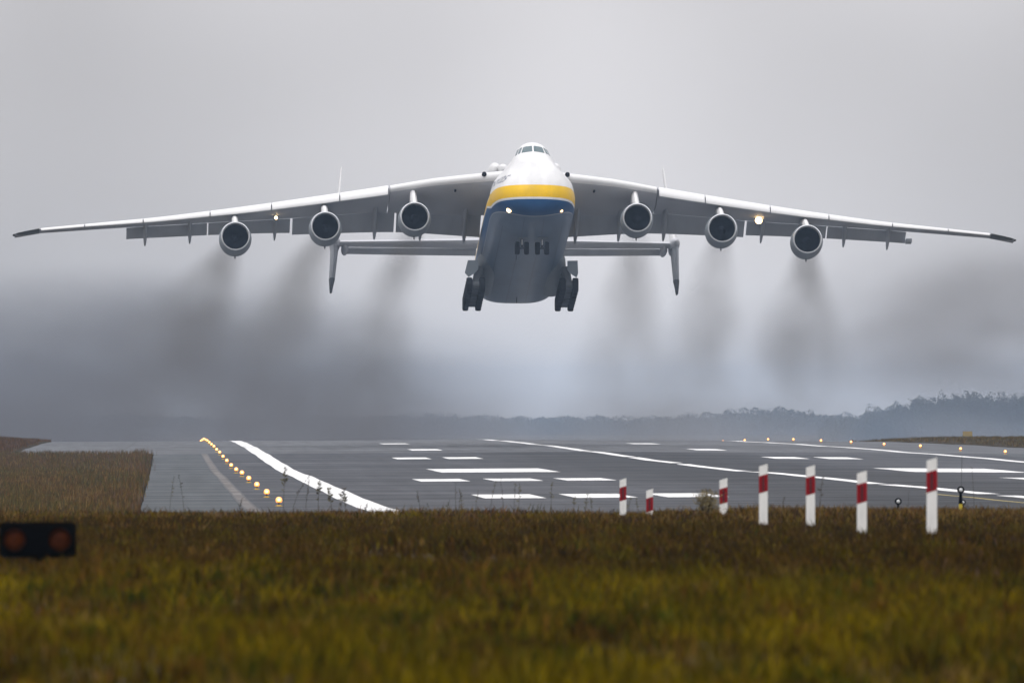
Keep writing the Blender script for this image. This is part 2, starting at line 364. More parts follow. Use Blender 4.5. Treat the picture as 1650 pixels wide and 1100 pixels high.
def halfw(u, v):
    vt, vb, hw, vm = sec(u)
    if v >= vt or v <= vb: return 0.0
    if v >= vm: return hw*float(up_ratio(u, (v-vm)/(vt-vm)))
    n = lown(u); t = (vm-v)/(vm-vb); return hw*(1-t**n)**(1/n)
def front_u(w, v, hi=10.0):
    lo = 0.0
    for _ in range(40):
        mid = (lo+hi)/2
        if halfw(mid, v) >= abs(w)+1e-4: hi = mid
        else: lo = mid
    return hi
def ring(u, n=40):
    vt, vb, hw, vm = sec(u); nn = lown(u); pts = []
    for i in range(n+1):                                           # right side bottom -> top
        th = -math.pi/2 + math.pi*i/n; s = math.sin(th)
        if s < 0:
            c = abs(math.cos(th)); pts.append((hw*c**(2/nn), vm-(vm-vb)*abs(s)**(2/nn)))
        else: pts.append((hw*float(up_ratio(u, s)), vm+(vt-vm)*s))
    full = pts + [(-a, b) for a, b in pts[-2:0:-1]]
    return [(a, u, b) for a, b in full]
us = list(np.concatenate([(np.linspace(0.03, 3.2, 44))**2, np.linspace(11, 46, 26), np.linspace(47, 80.5, 26)]))
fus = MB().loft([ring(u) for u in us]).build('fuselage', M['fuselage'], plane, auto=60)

def patch(name, corners, mat, parent, nu=8, nv=4, off=0.025):
    """a pane on the skin of the nose: corners (w, v): low-in, low-out, high-out, high-in"""
    A, B, D, E_ = corners; mb = MB(); vs = []; vi = []
    for j in range(nv+1):
        for i in range(nu+1):
            a, b = i/nu, j/nv
            w = (A[0]*(1-a)+B[0]*a)*(1-b)+(E_[0]*(1-a)+D[0]*a)*b; v = (A[1]*(1-a)+B[1]*a)*(1-b)+(E_[1]*(1-a)+D[1]*a)*b
            u = front_u(w, v); e = 0.03
            n = Vector((0, 0, 0)); p = Vector((w, u, v))
            p1 = Vector((w+e, front_u(w+e, v), v)); p2 = Vector((w, front_u(w, v+e), v+e))
            n = (p1-p).cross(p2-p).normalized()
            if n.y > 0: n = -n
            vs.append(p+n*off); vi.append(p-n*0.02)
    k = len(vs); fs = [(j*(nu+1)+i, j*(nu+1)+i+1, (j+1)*(nu+1)+i+1, (j+1)*(nu+1)+i) for j in range(nv) for i in range(nu)]
    rim = [i for i in range(nu+1)] + [j*(nu+1)+nu for j in range(1, nv+1)] + [nv*(nu+1)+i for i in range(nu-1, -1, -1)] + [j*(nu+1) for j in range(nv-1, 0, -1)]
    mb.add(vs+vi, fs + [(rim[i], rim[(i+1) % len(rim)], rim[(i+1) % len(rim)]+k, rim[i]+k) for i in range(len(rim))])
    return mb.build(name, mat, parent)
for s in (-1, 1):
    patch('cockpit_window', [(s*.07, 6.62), (s*.98, 6.52), (s*.80, 7.16), (s*.07, 7.24)], M['glass'], fus)
    patch('cockpit_window', [(s*1.10, 6.50), (s*1.28, 6.46), (s*1.08, 7.08), (s*.90, 7.14)], M['glass'], fus)
    patch('cockpit_window', [(s*1.36, 6.44), (s*1.50, 6.40), (s*1.30, 7.00), (s*1.16, 7.05)], M['glass'], fus)
# landing lamps in the nose
for w, m, r in ((-2.16, 'land', 0.20), (2.32, 'land_dim', 0.13)):
    u = front_u(w, 1.06)
    mb = MB().rev([(0.10, r*1.25), (-0.05, r*1.3), (-0.06, r*1.05), (-0.02, r)], (w, u, 1.06), 'y', 20)
    h = mb.build('lamp_housing', M['grey'], fus)
    MB().rev([(-0.02, r), (-0.07, r*0.8), (-0.09, r*0.4), (-0.095, 0.01)], (w, u, 1.06), 'y', 20).build('landing_light', M[m], fus)
# lettering on the starboard side of the nose
cu = bpy.data.curves.new('lettering', 'FONT'); cu.body = 'ANTONOV 225'; cu.size = 0.85; cu.shear = 0.25; cu.resolution_u = 3
tmp = bpy.data.objects.new('lettering_tmp', cu); C.objects.link(tmp)
me = bpy.data.meshes.new_from_object(tmp.evaluated_get(bpy.context.evaluated_depsgraph_get()))
bpy.data.objects.remove(tmp)
wid = max(v.co.x for v in me.vertices)
for v in me.vertices:
    u = 1.5 + (wid - v.co.x); z = 3.55 + v.co.y
    v.co = (-(halfw(u, z)+0.02), u, z)
me.materials.clear(); me.materials.append(M['ink'])
o = bpy.data.objects.new('lettering', me); C.objects.link(o); o.parent = fus; o['label'] = 'slanted dark lettering above the yellow band'

# fairings on the shoulders where the wing crosses the fuselage
def pod(name, w, v, u0, u1, rx, rz, mat, parent, n=16, nose=0.25):
    rings = []
    for i in range(n+1):
        t = i/n; x = u0+(u1-u0)*(0.5-0.5*math.cos(math.pi*t))
        q = (x-u0)/(u1-u0); f = math.sqrt(max(0, 1-((nose-q)/nose)**2)) if q < nose else math.sqrt(max(0, 1-((q-nose)/(1-nose))**2))
        f = max(f, 0.01)
        rings.append([(w+rx*f*math.cos(2*math.pi*j/20), x, v+rz*f*math.sin(2*math.pi*j/20)) for j in range(20)])
    return MB().loft(rings).build(name, mat, parent, auto=70)
for s in (-1, 1):
    pod('shoulder_fairing', s*2.62, 8.25, 23, 31, 0.55, 0.58, M['white'], fus)
    pod('shoulder_fairing', s*1.95, 8.10, 22, 36, 0.55, 0.55, M['white'], fus)
pod('wing_box_fairing', 0, 6.9, 19, 44, 3.5, 1.55, M['white'], fus, n=24, nose=0.35)
for s in (-1, 1):                                                  # main gear sponsons
    rings = []
    for i in range(25):
        t = i/24; u = 27.5+t*20.5; f = math.sin(math.pi*min(1, t*1.35 if t < 0.37 else 0.5))**0.6 if t < 0.37 else (1.0 if t < 0.8 else max(0.02, math.cos((t-0.8)/0.2*math.pi/2)**0.7))
        rr = []
        for j in range(20):
            a = 2*math.pi*j/20; ca, sa = math.cos(a), math.sin(a)
            rr.append((s*(3.0+0.95*max(f, .02)*math.copysign(abs(ca)**0.7, ca)), u, 1.15+1.12*max(f, .02)*math.copysign(abs(sa)**0.7, sa)))
        rings.append(rr)
    MB().loft(rings).build('gear_sponson', M['door'], fus, auto=60)

# ---- wings
def ULE(w): return 22+.64*(abs(w)-3.5)
def UH(w): return np.interp(abs(w), [3.5, 13, 34, 44.4], [34, 36.5, 44.5, 50.9])
def UT(w): return np.interp(abs(w), [3.5, 13, 34, 44.2], [38.5, 40.2, 46.5, 51.5])
def VTOP(w): return float(pchip([0, 3.4, 7.8, 11.7, 16.2, 21.9, 26.5, 33, 38, 42.1, 44.5], [8.0, 7.93, 7.80, 7.43, 7.13, 6.80, 6.57, 6.36, 6.33, 6.31, 6.05], abs(w)))
def VH(w): return float(np.interp(abs(w), [3.5, 5.9, 12.8, 20, 24, 34.5, 42, 44.5], [5.75, 5.85, 6.33, 6.14, 6.15, 6.10, 6.26, 6.02]))
def THK(w): return float(np.interp(abs(w), [0, 3.5, 13, 25, 34, 42, 44.5], [1.9, 1.75, 1.15, .72, .48, .28, .10]))
def VTE(w): return float(np.interp(abs(w), [3.6, 7.85, 10.9, 15.6, 20.05, 20.1, 22.7, 27.5, 34.6], [4.40, 4.80, 5.02, 5.09, 5.11, 5.28, 5.36, 5.38, 5.32]))
def HS(w): return float(np.interp(abs(w), [11.7, 16, 21.9, 27.2, 33, 38, 42.2], [1.06, .95, .84, .64, .48, .33, .28]))
def airfoil(w, slat):
    u0, uh = ULE(w)+(0.25 if slat else 0), UH(w); ch = (uh-u0)/0.80; th = THK(w)*(0.85 if slat else 1); vl = VTOP(w)-0.40*th
    up, lo = [], []
    for i in range(15):
        x = 0.80*(i/14)**1.8
        yt = 5*th*(0.2969*math.sqrt(x)-0.1260*x-0.3516*x*x+0.2843*x**3-0.1015*x**4)
        vc = vl + (VH(w)+0.16*th-vl)*(x/0.80)
        up.append((w, u0+x*ch, vc+yt)); lo.append((w, u0+x*ch, vc-yt))
    return up[::-1] + lo[1:]
for s in (-1, 1):
    side = 'image-left' if s < 0 else 'image-right'
    ws_ = [0.0, 2.5, 3.6, 5.5, 7.8, 9.7, 11.65] 
    wo = [11.75, 13, 16, 19, 22, 25.1, 28, 31, 34.6, 38, 42.1, 43.4, 44.1, 44.45]
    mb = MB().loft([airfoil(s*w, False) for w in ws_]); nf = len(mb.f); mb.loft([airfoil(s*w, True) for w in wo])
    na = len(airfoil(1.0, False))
    for q in range((len(ws_)-1)*na):                               # inboard leading edge whitened: its sky-lit shading is painted in
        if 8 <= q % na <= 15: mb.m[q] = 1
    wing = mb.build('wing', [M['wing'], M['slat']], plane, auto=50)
    # slats
    sw = [11.80, 16.0, 21.9, 27.25, 33.1, 38.25, 42.15]
    for a, b in zip(sw[:-1], sw[1:]):
        rings = []
        for w in np.linspace(a+0.05, b-0.05, 5):
            h = HS(w); u0 = ULE(w); vt = VTOP(w)+0.02; d = 0.16+0.12*h
            o_ = [(u0+1.15*h+.25, vt), (u0+.62*h+.05, vt-.10*h), (u0+.15*h, vt-.34*h), (u0-.16*h, vt-.64*h), (u0-.28*h, vt-.86*h), (u0-.24*h, vt-h)]
            i_ = [(x+d, z-0.02) for x, z in o_[::-1]]; i_[-1] = (o_[0][0]+.05, o_[0][1]-.05)
            rings.append([(s*w, x, z) for x, z in o_+i_])
        MB().loft(rings).build('slat', M['slat'], wing, auto=40)
    # flaps
    for a, b in ((3.50, 10.86), (11.05, 19.95), (20.16, 27.33), (27.45, 34.55)):
        rings = []
        for w in np.linspace(a, b, 6):
            uh, ut, vh, vt = UH(w)+.12, UT(w), VH(w), VTE(min(max(w, a+.01), b))
            th = 0.42 if w < 20 else 0.32
            rings.append([(s*w, uh, vh-.05), (s*w, uh+.25, vh+th*.7), (s*w, uh+(ut-uh)*.35, vh+(vt-vh)*.25+th*.8), (s*w, ut, vt+.05), (s*w, ut, vt), (s*w, uh+(ut-uh)*.5, vh+(vt-vh)*.47), (s*w, uh+.2, vh-.14)])
        MB().loft(rings).build('flap', M['flap'], wing, auto=40)
    if s > 0:
        MB().box(34.58, 35.1, 45.5, 46.9, 5.28, 5.56).build('flap_vane', M['flap'], wing, auto=40)
    # flap track fairings
    for w in (4.9, 8.75, 12.75, 21.5, 28.95, 32.9):
        ua, ub = UH(w)-4.2*(0.6 if w > 25 else 1), UT(w)+0.35; rings = []
        r = 0.24 if w < 20 else 0.19
        va, vb_ = VH(w)+(0.12), VTE(w)-0.72
        for i in range(13):
            t = i/12; u = ua+(ub-ua)*t; f = max(.03, math.sin(math.pi*t**0.8)**0.6) if t < .97 else .05
            v = va+(vb_-va)*sstep(.25, 1, t)*0.95 - 0.10*math.sin(math.pi*t)
            hgt = r*1.9
            rings.append([(s*w+r*f*math.cos(2*math.pi*j/12), u, v+hgt*f*math.sin(2*math.pi*j/12)*(1 if t < .7 else .8)) for j in range(12)])
        MB().loft(rings).build('flap_track_fairing', M['flap'], wing, auto=60)
    # dark tip cap
    rings = []
    for w in (42.25, 43.4, 44.2, 44.62):
        k = float(np.interp(w, [42.25, 44.2, 44.62], [1.0, .75, .12])); af = airfoil(s*w, False); cx = np.mean([p[1] for p in af]); cz = np.mean([p[2] for p in af])
        rings.append([(p[0], cx+(p[1]-cx)*1.03*k**.5, cz+(p[2]-cz)*1.25*k+.01) for p in af])
    MB().loft(rings).build('wing_tip_cap', M['tip'], wing, auto=50)
    # root leading-edge inlets: black caps painted for the shade inside
    for w, v, u, r in ((3.62, 7.42, ULE(3.6)-.02, .21), (6.05, 6.40, ULE(6.05)+1.1, .10)):
        MB().rev([(.3, r), (-.10, r), (-.12, r*.9), (-.11, .01)], (s*w, u, v), 'y', 16).build('air_inlet', M['dark'], wing)
    # landing light under the wing
    wl, m_, r = (-21.45, 'land', .12) if s < 0 else (21.05, 'land', .27)
    ul = 37.0
    MB().rev([(-.05, r*1.25), (.35, r*1.25), (.5, r*.6), (.5, .01)], (wl, ul, 5.80), 'y', 16).build('lamp_housing', M['grey'], wing)
    MB().rev([(-.02, r*1.1), (-.10, r*.9), (-.14, r*.5), (-.15, .01)], (wl, ul, 5.80), 'y', 16).build('landing_light', M[m_], wing)
    MB().box(wl-.06, wl+.06, ul+.1, ul+.4, 5.80+r, 6.45).build('lamp_bracket', M['grey'], wing)

# ---- engines
fan_mesh = None; eng_parts = None
for s in (-1, 1):
    for k, (we, ue, ve) in enumerate(((9.67, 21.0, 3.53), (17.32, 26.5, 3.50), (25.08, 32.0, 3.41))):
        e = bpy.data.objects.new('engine', None); C.objects.link(e); e.parent = plane; e.location = (s*we, ue, ve); e.empty_display_size = .5
        if eng_parts is None:
            cowl = MB().rev([(.10, 1.255), (.30, 1.31), (.8, 1.385), (1.6, 1.43), (2.4, 1.42), (3.2, 1.35), (4.0, 1.22), (4.0, 1.17), (3.0, 1.25), (2.2, 1.28)], n=48).build('nacelle_cowl', M['grey'], e)
            lip = MB().rev([(.75, 1.125), (.40, 1.125), (.15, 1.14), (.04, 1.165), (.0, 1.20), (.03, 1.235), (.11, 1.262), (.16, 1.27)], n=48).build('intake_lip', M['lip'], e)
            duct = MB().rev([(.55, 1.123), (.9, 1.13), (1.25, 1.16), (1.6, 1.17), (2.0, 1.17), (2.0, .4)], n=48).build('intake_duct', M['duct'], e)
            mb = MB()
            for b in range(33):
                a = 2*math.pi*b/33; rings = []
                for q in range(5):
                    r = .38+q*.195; tw = R(22+38*q/4); wd = .09+.035*q/4+.05
                    c = Vector((math.cos(a), 0, math.sin(a))); tdir = Vector((-math.sin(a), 0, math.cos(a)))
                    ch = tdir*math.sin(tw)*wd + Vector((0, 1, 0))*math.cos(tw)*wd; nn = c.cross(ch).normalized()*.008
                    p = c*r+Vector((0, 1.3, 0)); rings.append([p-ch-nn, p+ch-nn, p+ch+nn, p-ch+nn])
                mb.loft(rings)
            fan = mb.build('fan', M['fan'], e, smooth=False); fan['kind'] = 'stuff'
            spin = MB().rev([(.80, .01), (.9, .13), (1.05, .25), (1.25, .36), (1.5, .40)], n=32).build('spinner', M['fan'], e)
            core = MB().rev([(2.2, .95), (3.6, .98), (4.6, .88), (5.6, .70), (5.6, .62), (4.8, .6)], n=40).build('core_cowl', M['hot'], e)
            plug = MB().rev([(4.8, .42), (5.6, .40), (6.4, .2), (6.9, .02)], n=24).build('exhaust_plug', M['hot'], e)
            eng_parts = [cowl, lip, duct, fan, spin, core, plug]
            drain = MB().tube([(0, 2.6, -1.38), (0.0, 2.75, -1.62)], [.07, .04], 8).build('drain_mast', M['dark'], e); eng_parts.append(drain)
        else:
            for p in eng_parts:
                c = p.copy(); C.objects.link(c); c.parent = e
        # pylon from the cowl up to the wing
        w = s*we; ul = ULE(w); vl = VTOP(w)-.42*THK(w); pu, pv = (ul+.6, vl-.35) if we < 11 else (ul+.35, VTOP(w)-HS(w)-.06); prof = [(ue+.55, ve+1.30), (ue+1.6, ve+1.62), ((ue+1.6+pu)/2+.4, (ve+1.65+pv)/2+.12), (pu, pv), (ul+5.0, VH(w)+.25), (ue+8.6, ve+1.55), (ue+5.8, ve+.75), (ue+4.2, ve+1.1)]
        mb = MB(); n = len(prof); hwid = .27
        def xo(i): return hwid*(0.35 if i < 4 else (1.0 if i < 5 else .5))
        outer = [(0.10 if i < 4 else .12) for i in range(n)]
        L_ = [(-.10 if i < 4 else -.2, u-ue, v-ve) for i, (u, v) in enumerate(prof)]; R_ = [(-a, b, c) for a, b, c in L_]
        inn = [(u+(.55 if i < 4 else 0)-ue, v-ve-(.05 if i < 4 else 0)) for i, (u, v) in enumerate(prof)]
        ML = [(-hwid, a, b) for a, b in inn]; MR = [(hwid, a, b) for a, b in inn]
        vs = L_+R_+ML+MR; fs = []
        for i in range(n):
            j = (i+1) % n
            fs.append((i, j, n+j, n+i)); fs.append((i, 2*n+i, 2*n+j, j)); fs.append((n+i, n+j, 3*n+j, 3*n+i))
        fs.append(tuple(2*n+i for i in range(n))); fs.append(tuple(3*n+i for i in range(n-1, -1, -1)))
        mb.add(vs, fs); mb.build('pylon', M['slat'], e, auto=50)

# ---- tail
M['fincap'] = material('fin_cap_paint', (.12, .13, .14), .5, spec=.15)
M['fin'] = material('fin_shaded_grey', (.34, .36, .39), .55, spec=.15, noise=(.6, .08))  # grey paints in the shade on the lower fin; upper fin is white
def slab(points, th, side_n=9):
    """airfoil rings: points = [(w, v, u_le, u_te)], th list"""
    rings = []
    for (w, v, u0, u1, nrm), t in zip(points, th):
        up, lo = [], []
        for i in range(side_n):
            x = (i/(side_n-1))**1.7; yt = 5*t*(0.2969*math.sqrt(x)-0.1260*x-0.3516*x*x+0.2843*x**3-0.1036*x**4)
            up.append((w+nrm[0]*yt, u0+(u1-u0)*x, v+nrm[1]*yt)); lo.append((w-nrm[0]*yt, u0+(u1-u0)*x, v-nrm[1]*yt))
        rings.append(up[::-1]+lo[1:-1])
    return rings
for s in (-1, 1):
    st = MB().loft(slab([(0, 9.02, 69.8, 75.2, (0, 1)), (s*2.6, 9.10, 70.8, 75.9, (0, 1)), (s*9, 9.32, 73.0, 77.0, (0, 1)), (s*15.2, 9.55, 75.2, 78.2, (0, 1))], [.62, .60, .52, .44])).build('tailplane', M['wing'], plane, auto=50)
    MB().loft([[(s*w, u, v+.10), (s*w, u+1.5, v-.34), (s*w, u+1.5, v-.40), (s*w, u, v-.14)] for w, u, v in ((2.6, 75.9, 9.05), (9, 77.05, 9.27), (14.6, 78.15, 9.5))]).build('elevator', M['flap'], st, auto=40)
    nrm = (1, 0)
    fin = MB().loft(slab([(s*15.74, 5.42, 78.0, 79.0, nrm), (s*15.72, 5.9, 77.3, 79.6, nrm), (s*15.65, 6.6, 76.7, 80.2, nrm), (s*15.45, 9.4, 74.6, 81.6, nrm), (s*15.1, 13.3, 78.2, 82.9, nrm), (s*14.72, 17.4, 81.9, 84.2, nrm), (s*14.7, 17.6, 82.4, 84.2, nrm)], [.20, .34, .55, .74, .34, .15, .05])); FN = 2*9-2
    fin.m = [1 if (i < 6*FN and i//FN >= 3) else 0 for i in range(len(fin.f))]; fin = fin.build('fin', [M['fin'], M['slat']], plane, auto=50)
    MB().loft(slab([(s*15.745, 5.36, 77.95, 79.1, nrm), (s*15.72, 5.9, 77.25, 79.7, nrm), (s*15.66, 6.5, 76.73, 80.2, nrm)], [.24, .38, .58])).build('fin_tip_cap', M['fincap'], fin, auto=50)
    pod('fin_root_fairing', s*15.42, 9.6, 73.6, 82.5, .50, .50, M['wing'], fin, n=14, nose=.3)
    pod('stabiliser_joint', s*14.5, 9.25, 75.4, 80.5, .34, .44, M['wing'], fin, n=12, nose=.4)

# ---- landing gear
wproto = {}
def put_wheel(parent, x, y, z, r, wd):
    if (r, wd) not in wproto:
        wproto[(r, wd)] = MB().rev([(-wd*.34, .02), (-wd*.34, r*.3), (-wd*.28, r*.56)], axis='x', n=20, mi=1).rev([(-wd*.28, r*.55), (-wd*.5, r*.66), (-wd*.5, r*.86), (-wd*.40, r*.96), (-wd*.2, r), (wd*.2, r), (wd*.40, r*.96), (wd*.5, r*.86), (wd*.5, r*.66), (wd*.28, r*.55)], axis='x', n=28).rev([(wd*.28, r*.56), (wd*.34, r*.3), (wd*.34, .02)], axis='x', n=20, mi=1).build('wheel', [M['tyre'], M['rim']], parent)
        o = wproto[(r, wd)]
    else:
        o = wproto[(r, wd)].copy(); C.objects.link(o); o.parent = parent
    o.location = (x, y, z)
for w in (-.72, 1.02):
    g = bpy.data.objects.new('nose_gear', None); C.objects.link(g); g.parent = plane; g.location = (w, 11.2, -.72)
    MB().tube([(0, -.5, 1.1), (0, -.1, .25), (0, 0, 0)], [.14, .13, .10], 12).build('strut', M['gear'], g)
    MB().tube([(-.5, 0, 0), (.5, 0, 0)], .08, 10).build('axle', M['gear'], g)
    MB().box(-.05, .05, -.45, -.15, .25, .75).build('drag_link', M['slat'], g)
    for x in (-.40, .40): put_wheel(g, x, 0, 0, .56, .40)
    MB().box(-.42, .42, -1.7, -.9, .68, .74).build('gear_door', M['door'], g)
for s in (-1, 1):
    for i in range(7):
        u = 30.6+i*1.85
        g = bpy.data.objects.new('main_gear', None); C.objects.link(g); g.parent = plane; g.location = (s*4.08, u, -1.02)
        MB().tube([(-s*.35, 0, 1.6), (-s*.08, 0, .4), (0, 0, 0)], [.40, .34, .30], 12).build('strut', M['gear'], g)
        MB().tube([(-.60, 0, .05), (.60, 0, .05)], .36, 14).build('brake_drum', M['gear'], g)
        for x in (-.56, .56): put_wheel(g, x, 0, 0, .66, .52)
    for j, (a, b) in enumerate(((29.6, 33.0),)):
        d = MB().loft([[(s*3.9, u, 1.0), (s*4.80, u, 1.02), (s*(5.06 if s < 0 else 4.86), u+.3, -.05), (s*4.72, u+.3, -.42), (s*4.2, u+.1, -.1), (s*3.9, u, .2)] for u in (a, a+.16)]).build('gear_door', M['door'], plane, auto=30)
MB().box(-.02, .02, 44.5, 45.4, -.45, .05).build('blade_antenna', M['dark'], fus)
MB().tube([(-.9, 20, .02), (-.9, 20.1, -.4)], [.05, .03], 8).build('blade_antenna', M['gear'], fus)

# ------------------------------------------------------------------ runway edge lights
M['lamp'] = material('amber_lamp_glass', (1, .7, .3), .3, emit=((1.0, .24, .012), 1.5))
M['bulb'] = material('lamp_bulb', (1, .8, .5), .3, emit=((1.0, .50, .12), 7))
M['lampbase'] = material('lamp_base_paint', (.45, .33, .04), .5)
M['stem'] = material('lamp_stem', (.06, .06, .06), .5)
ORD = ['nearest', 'second', 'third', 'fourth', 'fifth', 'sixth', 'seventh', 'eighth', 'ninth', 'tenth', 'eleventh', 'twelfth', 'thirteenth', 'fourteenth', 'fifteenth', 'sixteenth', 'seventeenth', 'eighteenth', 'nineteenth', 'twentieth']
proto_light = None
def edge_light(X, Y, label, group):
    global proto_light
    e = empty('runway_edge_light', (X, Y, float(zpave(X, Y)))); tag(e, label, 'runway light', group)
    if proto_light is None:
        proto_light = [
            MB().rev([(0, .14), (.02, .14), (.03, .10), (.05, .06)], axis='z', n=16, cap=True).build('base', M['lampbase'], e),
            MB().rev([(.04, .03), (.16, .03)], axis='z', n=10, cap=True).build('stem', M['stem'], e),
            MB().rev([(.14, .07), (.16, .105), (.22, .12), (.28, .11), (.33, .07), (.345, .01)], axis='z', n=18, cap=True).build('lamp', M['lamp'], e),
            MB().rev([(-.150, .01), (-.145, .035), (-.12, .055), (-.06, .055)], (0, 0, .235), 'y', 16).build('bulb', M['bulb'], e)]
    else:
        for p in proto_light:
            c = p.copy(); C.objects.link(c); c.parent = e
for i in range(19):
    edge_light(4.2, 508+60.6*i, f'lit amber runway light, {ORD[i]}{"" if i == 0 else " nearest"} in the row beside the gutter', 'row of lights beside the gutter')
for i in range(10):
    edge_light(65.0, 1069+60.1*i, f'lit amber runway light, {ORD[i]}{"" if i == 0 else " nearest"} in the row beyond the far edge line', 'row of lights along the far runway edge')

# ------------------------------------------------------------------ marker posts
M['post'] = material('post_white', (.78, .78, .76), .5, noise=(9, .10, (1, 1, .35)))
M['red'] = material('post_red', (.24, .003, .007), .5, spec=.15)
M['reflector'] = material('post_reflector', (.06, .004, .008), .3)
posts = [(1004, 297, 770, .14, 'leftmost short white and red marker post standing in the grass'),
         (1047, 292, 787, .14, 'lowest red-banded marker post, second from the left'),
         (1166, 262, 770, .145, 'white and red marker post just right of the small leafy bush'),
         (1230.5, 233, 747, .142, 'fourth marker post from the left, with bright red band'),
         (1306.5, 226, 749, .142, 'marker post standing in reddish grass, third from the right'),
         (1389.5, 207, 758, .145, 'marker post standing lowest in the grass, second from the right'),
         (1502.5, 195, 737, .145, 'tallest red-banded white marker post, rightmost in the row')]
for px, d, ytop, wd, lab in posts:
    X = (px-265)*d/F; zt = CAMZ-(ytop-657)*d/F; zb = float(zland(X, d))-.1
    e = empty('marker_post', (X, d, zb), R(random.uniform(-6, 6))); tag(e, lab, 'post', 'marker posts at the runway end')
    H = zt-zb; h = wd/2; sl = .022; t = .075
    def wedge(z0, z1, g, y0=-t/2, y1=t/2, x0=-h, x1=h):
        f = lambda x: sl*(x/h)
        return MB().add([(x0-g, y0-g, z0+f(x0)), (x1+g, y0-g, z0+f(x1)), (x1+g, y1+g, z0+f(x1)), (x0-g, y1+g, z0+f(x0)), (x0-g, y0-g, z1+f(x0)), (x1+g, y0-g, z1+f(x1)), (x1+g, y1+g, z1+f(x1)), (x0-g, y1+g, z1+f(x0))],
                        [(0,3,2,1),(4,5,6,7),(0,1,5,4),(1,2,6,5),(2,3,7,6),(3,0,4,7)])
    body = wedge(0, H-sl, 0).build('post_body', M['post'], e, smooth=False)
    bt = H-sl-.165; wedge(bt-.29, bt, .003).build('red_band', M['red'], e, smooth=False)
    MB().box(-.018, .018, -t/2-.012, -t/2-.0035, bt-.26, bt-.03).build('reflector', M['reflector'], e, smooth=False)

# ------------------------------------------------------------------ small lights in the grass
M['black'] = material('black_housing', (.002, .002, .002), .8, spec=0.0)
M['yellow'] = material('yellow_stake', (.55, .42, .02), .5)
M['lens'] = material('clear_lens', (.75, .78, .8), .15)
def disc_light(px, py, d, r, stake, lab):
    X = (px-265)*d/F; z = CAMZ-(py-657)*d/F; zb = float(zland(X, d))-.05; e = empty('airfield_lamp', (X, d, zb)); tag(e, lab, 'lamp', 'unlit lamps in the grass'); h = z-zb
    MB().rev([(-.09, r*.82), (-.10, r), (.0, r), (.10, r*.7), (.14, .02)], (0, 0, h), 'y', 24).build('housing', M['black'], e)
    MB().rev([(-.07, r*.80), (-.085, r*.55)], (0, 0, h), 'y', 24).build('bezel', M['black'], e)
    MB().rev([(-.06, r*.62), (-.10, r*.45), (-.115, .01)], (0, 0, h), 'y', 20).build('lens', M['lens'], e)
    if stake: 
        MB().rev([(h*.58, .05), (h-r*.9, .035)], axis='z', n=12, cap=True).build('neck', M['black'], e)
        MB().rev([(0, .045), (h*.58, .045)], axis='z', n=12, cap=True).build('stake', M['yellow'], e)
    else: MB().rev([(0, .03), (h-r*.9, .03)], axis='z', n=12, cap=True).build('neck', M['black'], e)
disc_light(1448, 807.5, 345, .085, False, 'round black lamp low in the grass left of the tallest post')
disc_light(1549, 789, 335, .088, True, 'round black lamp on a yellow stake right of the tallest post')
disc_light(1552.5, 809, 350, .070, False, 'small round lamp peeping out behind the yellow stake')
X = (1549-265)*340/F
tag(MB().tube([(X+.03, 340, .8), (X+.02, 340, 1.6), (X+.03, 340, 2.32)], [.008, .007, .005], 6).build('marker_rod', M['stem']), 'thin upright rod rising above the lamp on the yellow stake', 'rod')

# twin-lamp guard light at the left edge
M['amber_off'] = material('unlit_amber_glass', (.05, .011, .001), .5, spec=.02, noise=(8, .4))
d = 134.0; X = (61-265)*d/F; zc = CAMZ-(869-657)*d/F; zg = float(zland(X, d))
e = empty('guard_light', (X, d, zg)); tag(e, 'black box with two unlit round amber lenses at the left edge', 'signal light')
hw_, hh = .372, .172; rr = .05; h = zc-zg
def rrect(hw_, hh, r, y, n=6):
    p = []
    for cx, cz, a0 in ((hw_-r, hh-r, 0), (-hw_+r, hh-r, 90), (-hw_+r, -hh+r, 180), (hw_-r, -hh+r, 270)):
        for i in range(n+1):
            a = R(a0+90*i/n); p.append((cx+r*math.cos(a), y, h+cz+r*math.sin(a)))
    return p
MB().loft([rrect(hw_-.02, hh-.02, rr, -.13), rrect(hw_, hh, rr, -.11), rrect(hw_, hh, rr, .10), rrect(hw_-.03, hh-.03, rr, .13)]).build('housing', M['black'], e, auto=40)
for x in (-.222, .216):
    hd = MB().rev([(-.14, .117), (-.155, .125), (-.20, .125), (-.20, .117), (-.14, .112)], (x, 0, h), 'y', 28).build('lens_ring', M['black'], e)
    MB().rev([(-.132, .114), (-.150, .095), (-.162, .06), (-.168, .01)], (x, 0, h), 'y', 28).build('lens', M['amber_off'], e)
M['orange'] = material('orange_mount', (.06, .026, .008), .8, spec=.05)
MB().rev([(-.05, .035), (h-hh, .035)], axis='z', n=14, cap=True).build('mount', M['orange'], e)
MB().rev([(h-hh-.05, .06), (h-hh-.001, .06)], axis='z', n=14, cap=True).build('coupling', M['black'], e)

# faded yellow board beyond the runway
M['board'] = material('faded_yellow_board', (.30, .22, .07), .6)
Y = 1500; X = (1560-265)*Y/F; zb = float(zland(X, Y)); e = empty('sign_board', (X, Y, zb)); tag(e, 'small faded yellow board on the far grass bank', 'sign')
MB().box(-.52, .52, -.05, .05, .25, .80).build('board', M['board'], e, smooth=False)
for x in (-.4, .4): MB().box(x-.03, x+.03, -.03, .03, 0, .25).build('leg', M['stem'], e, smooth=False)

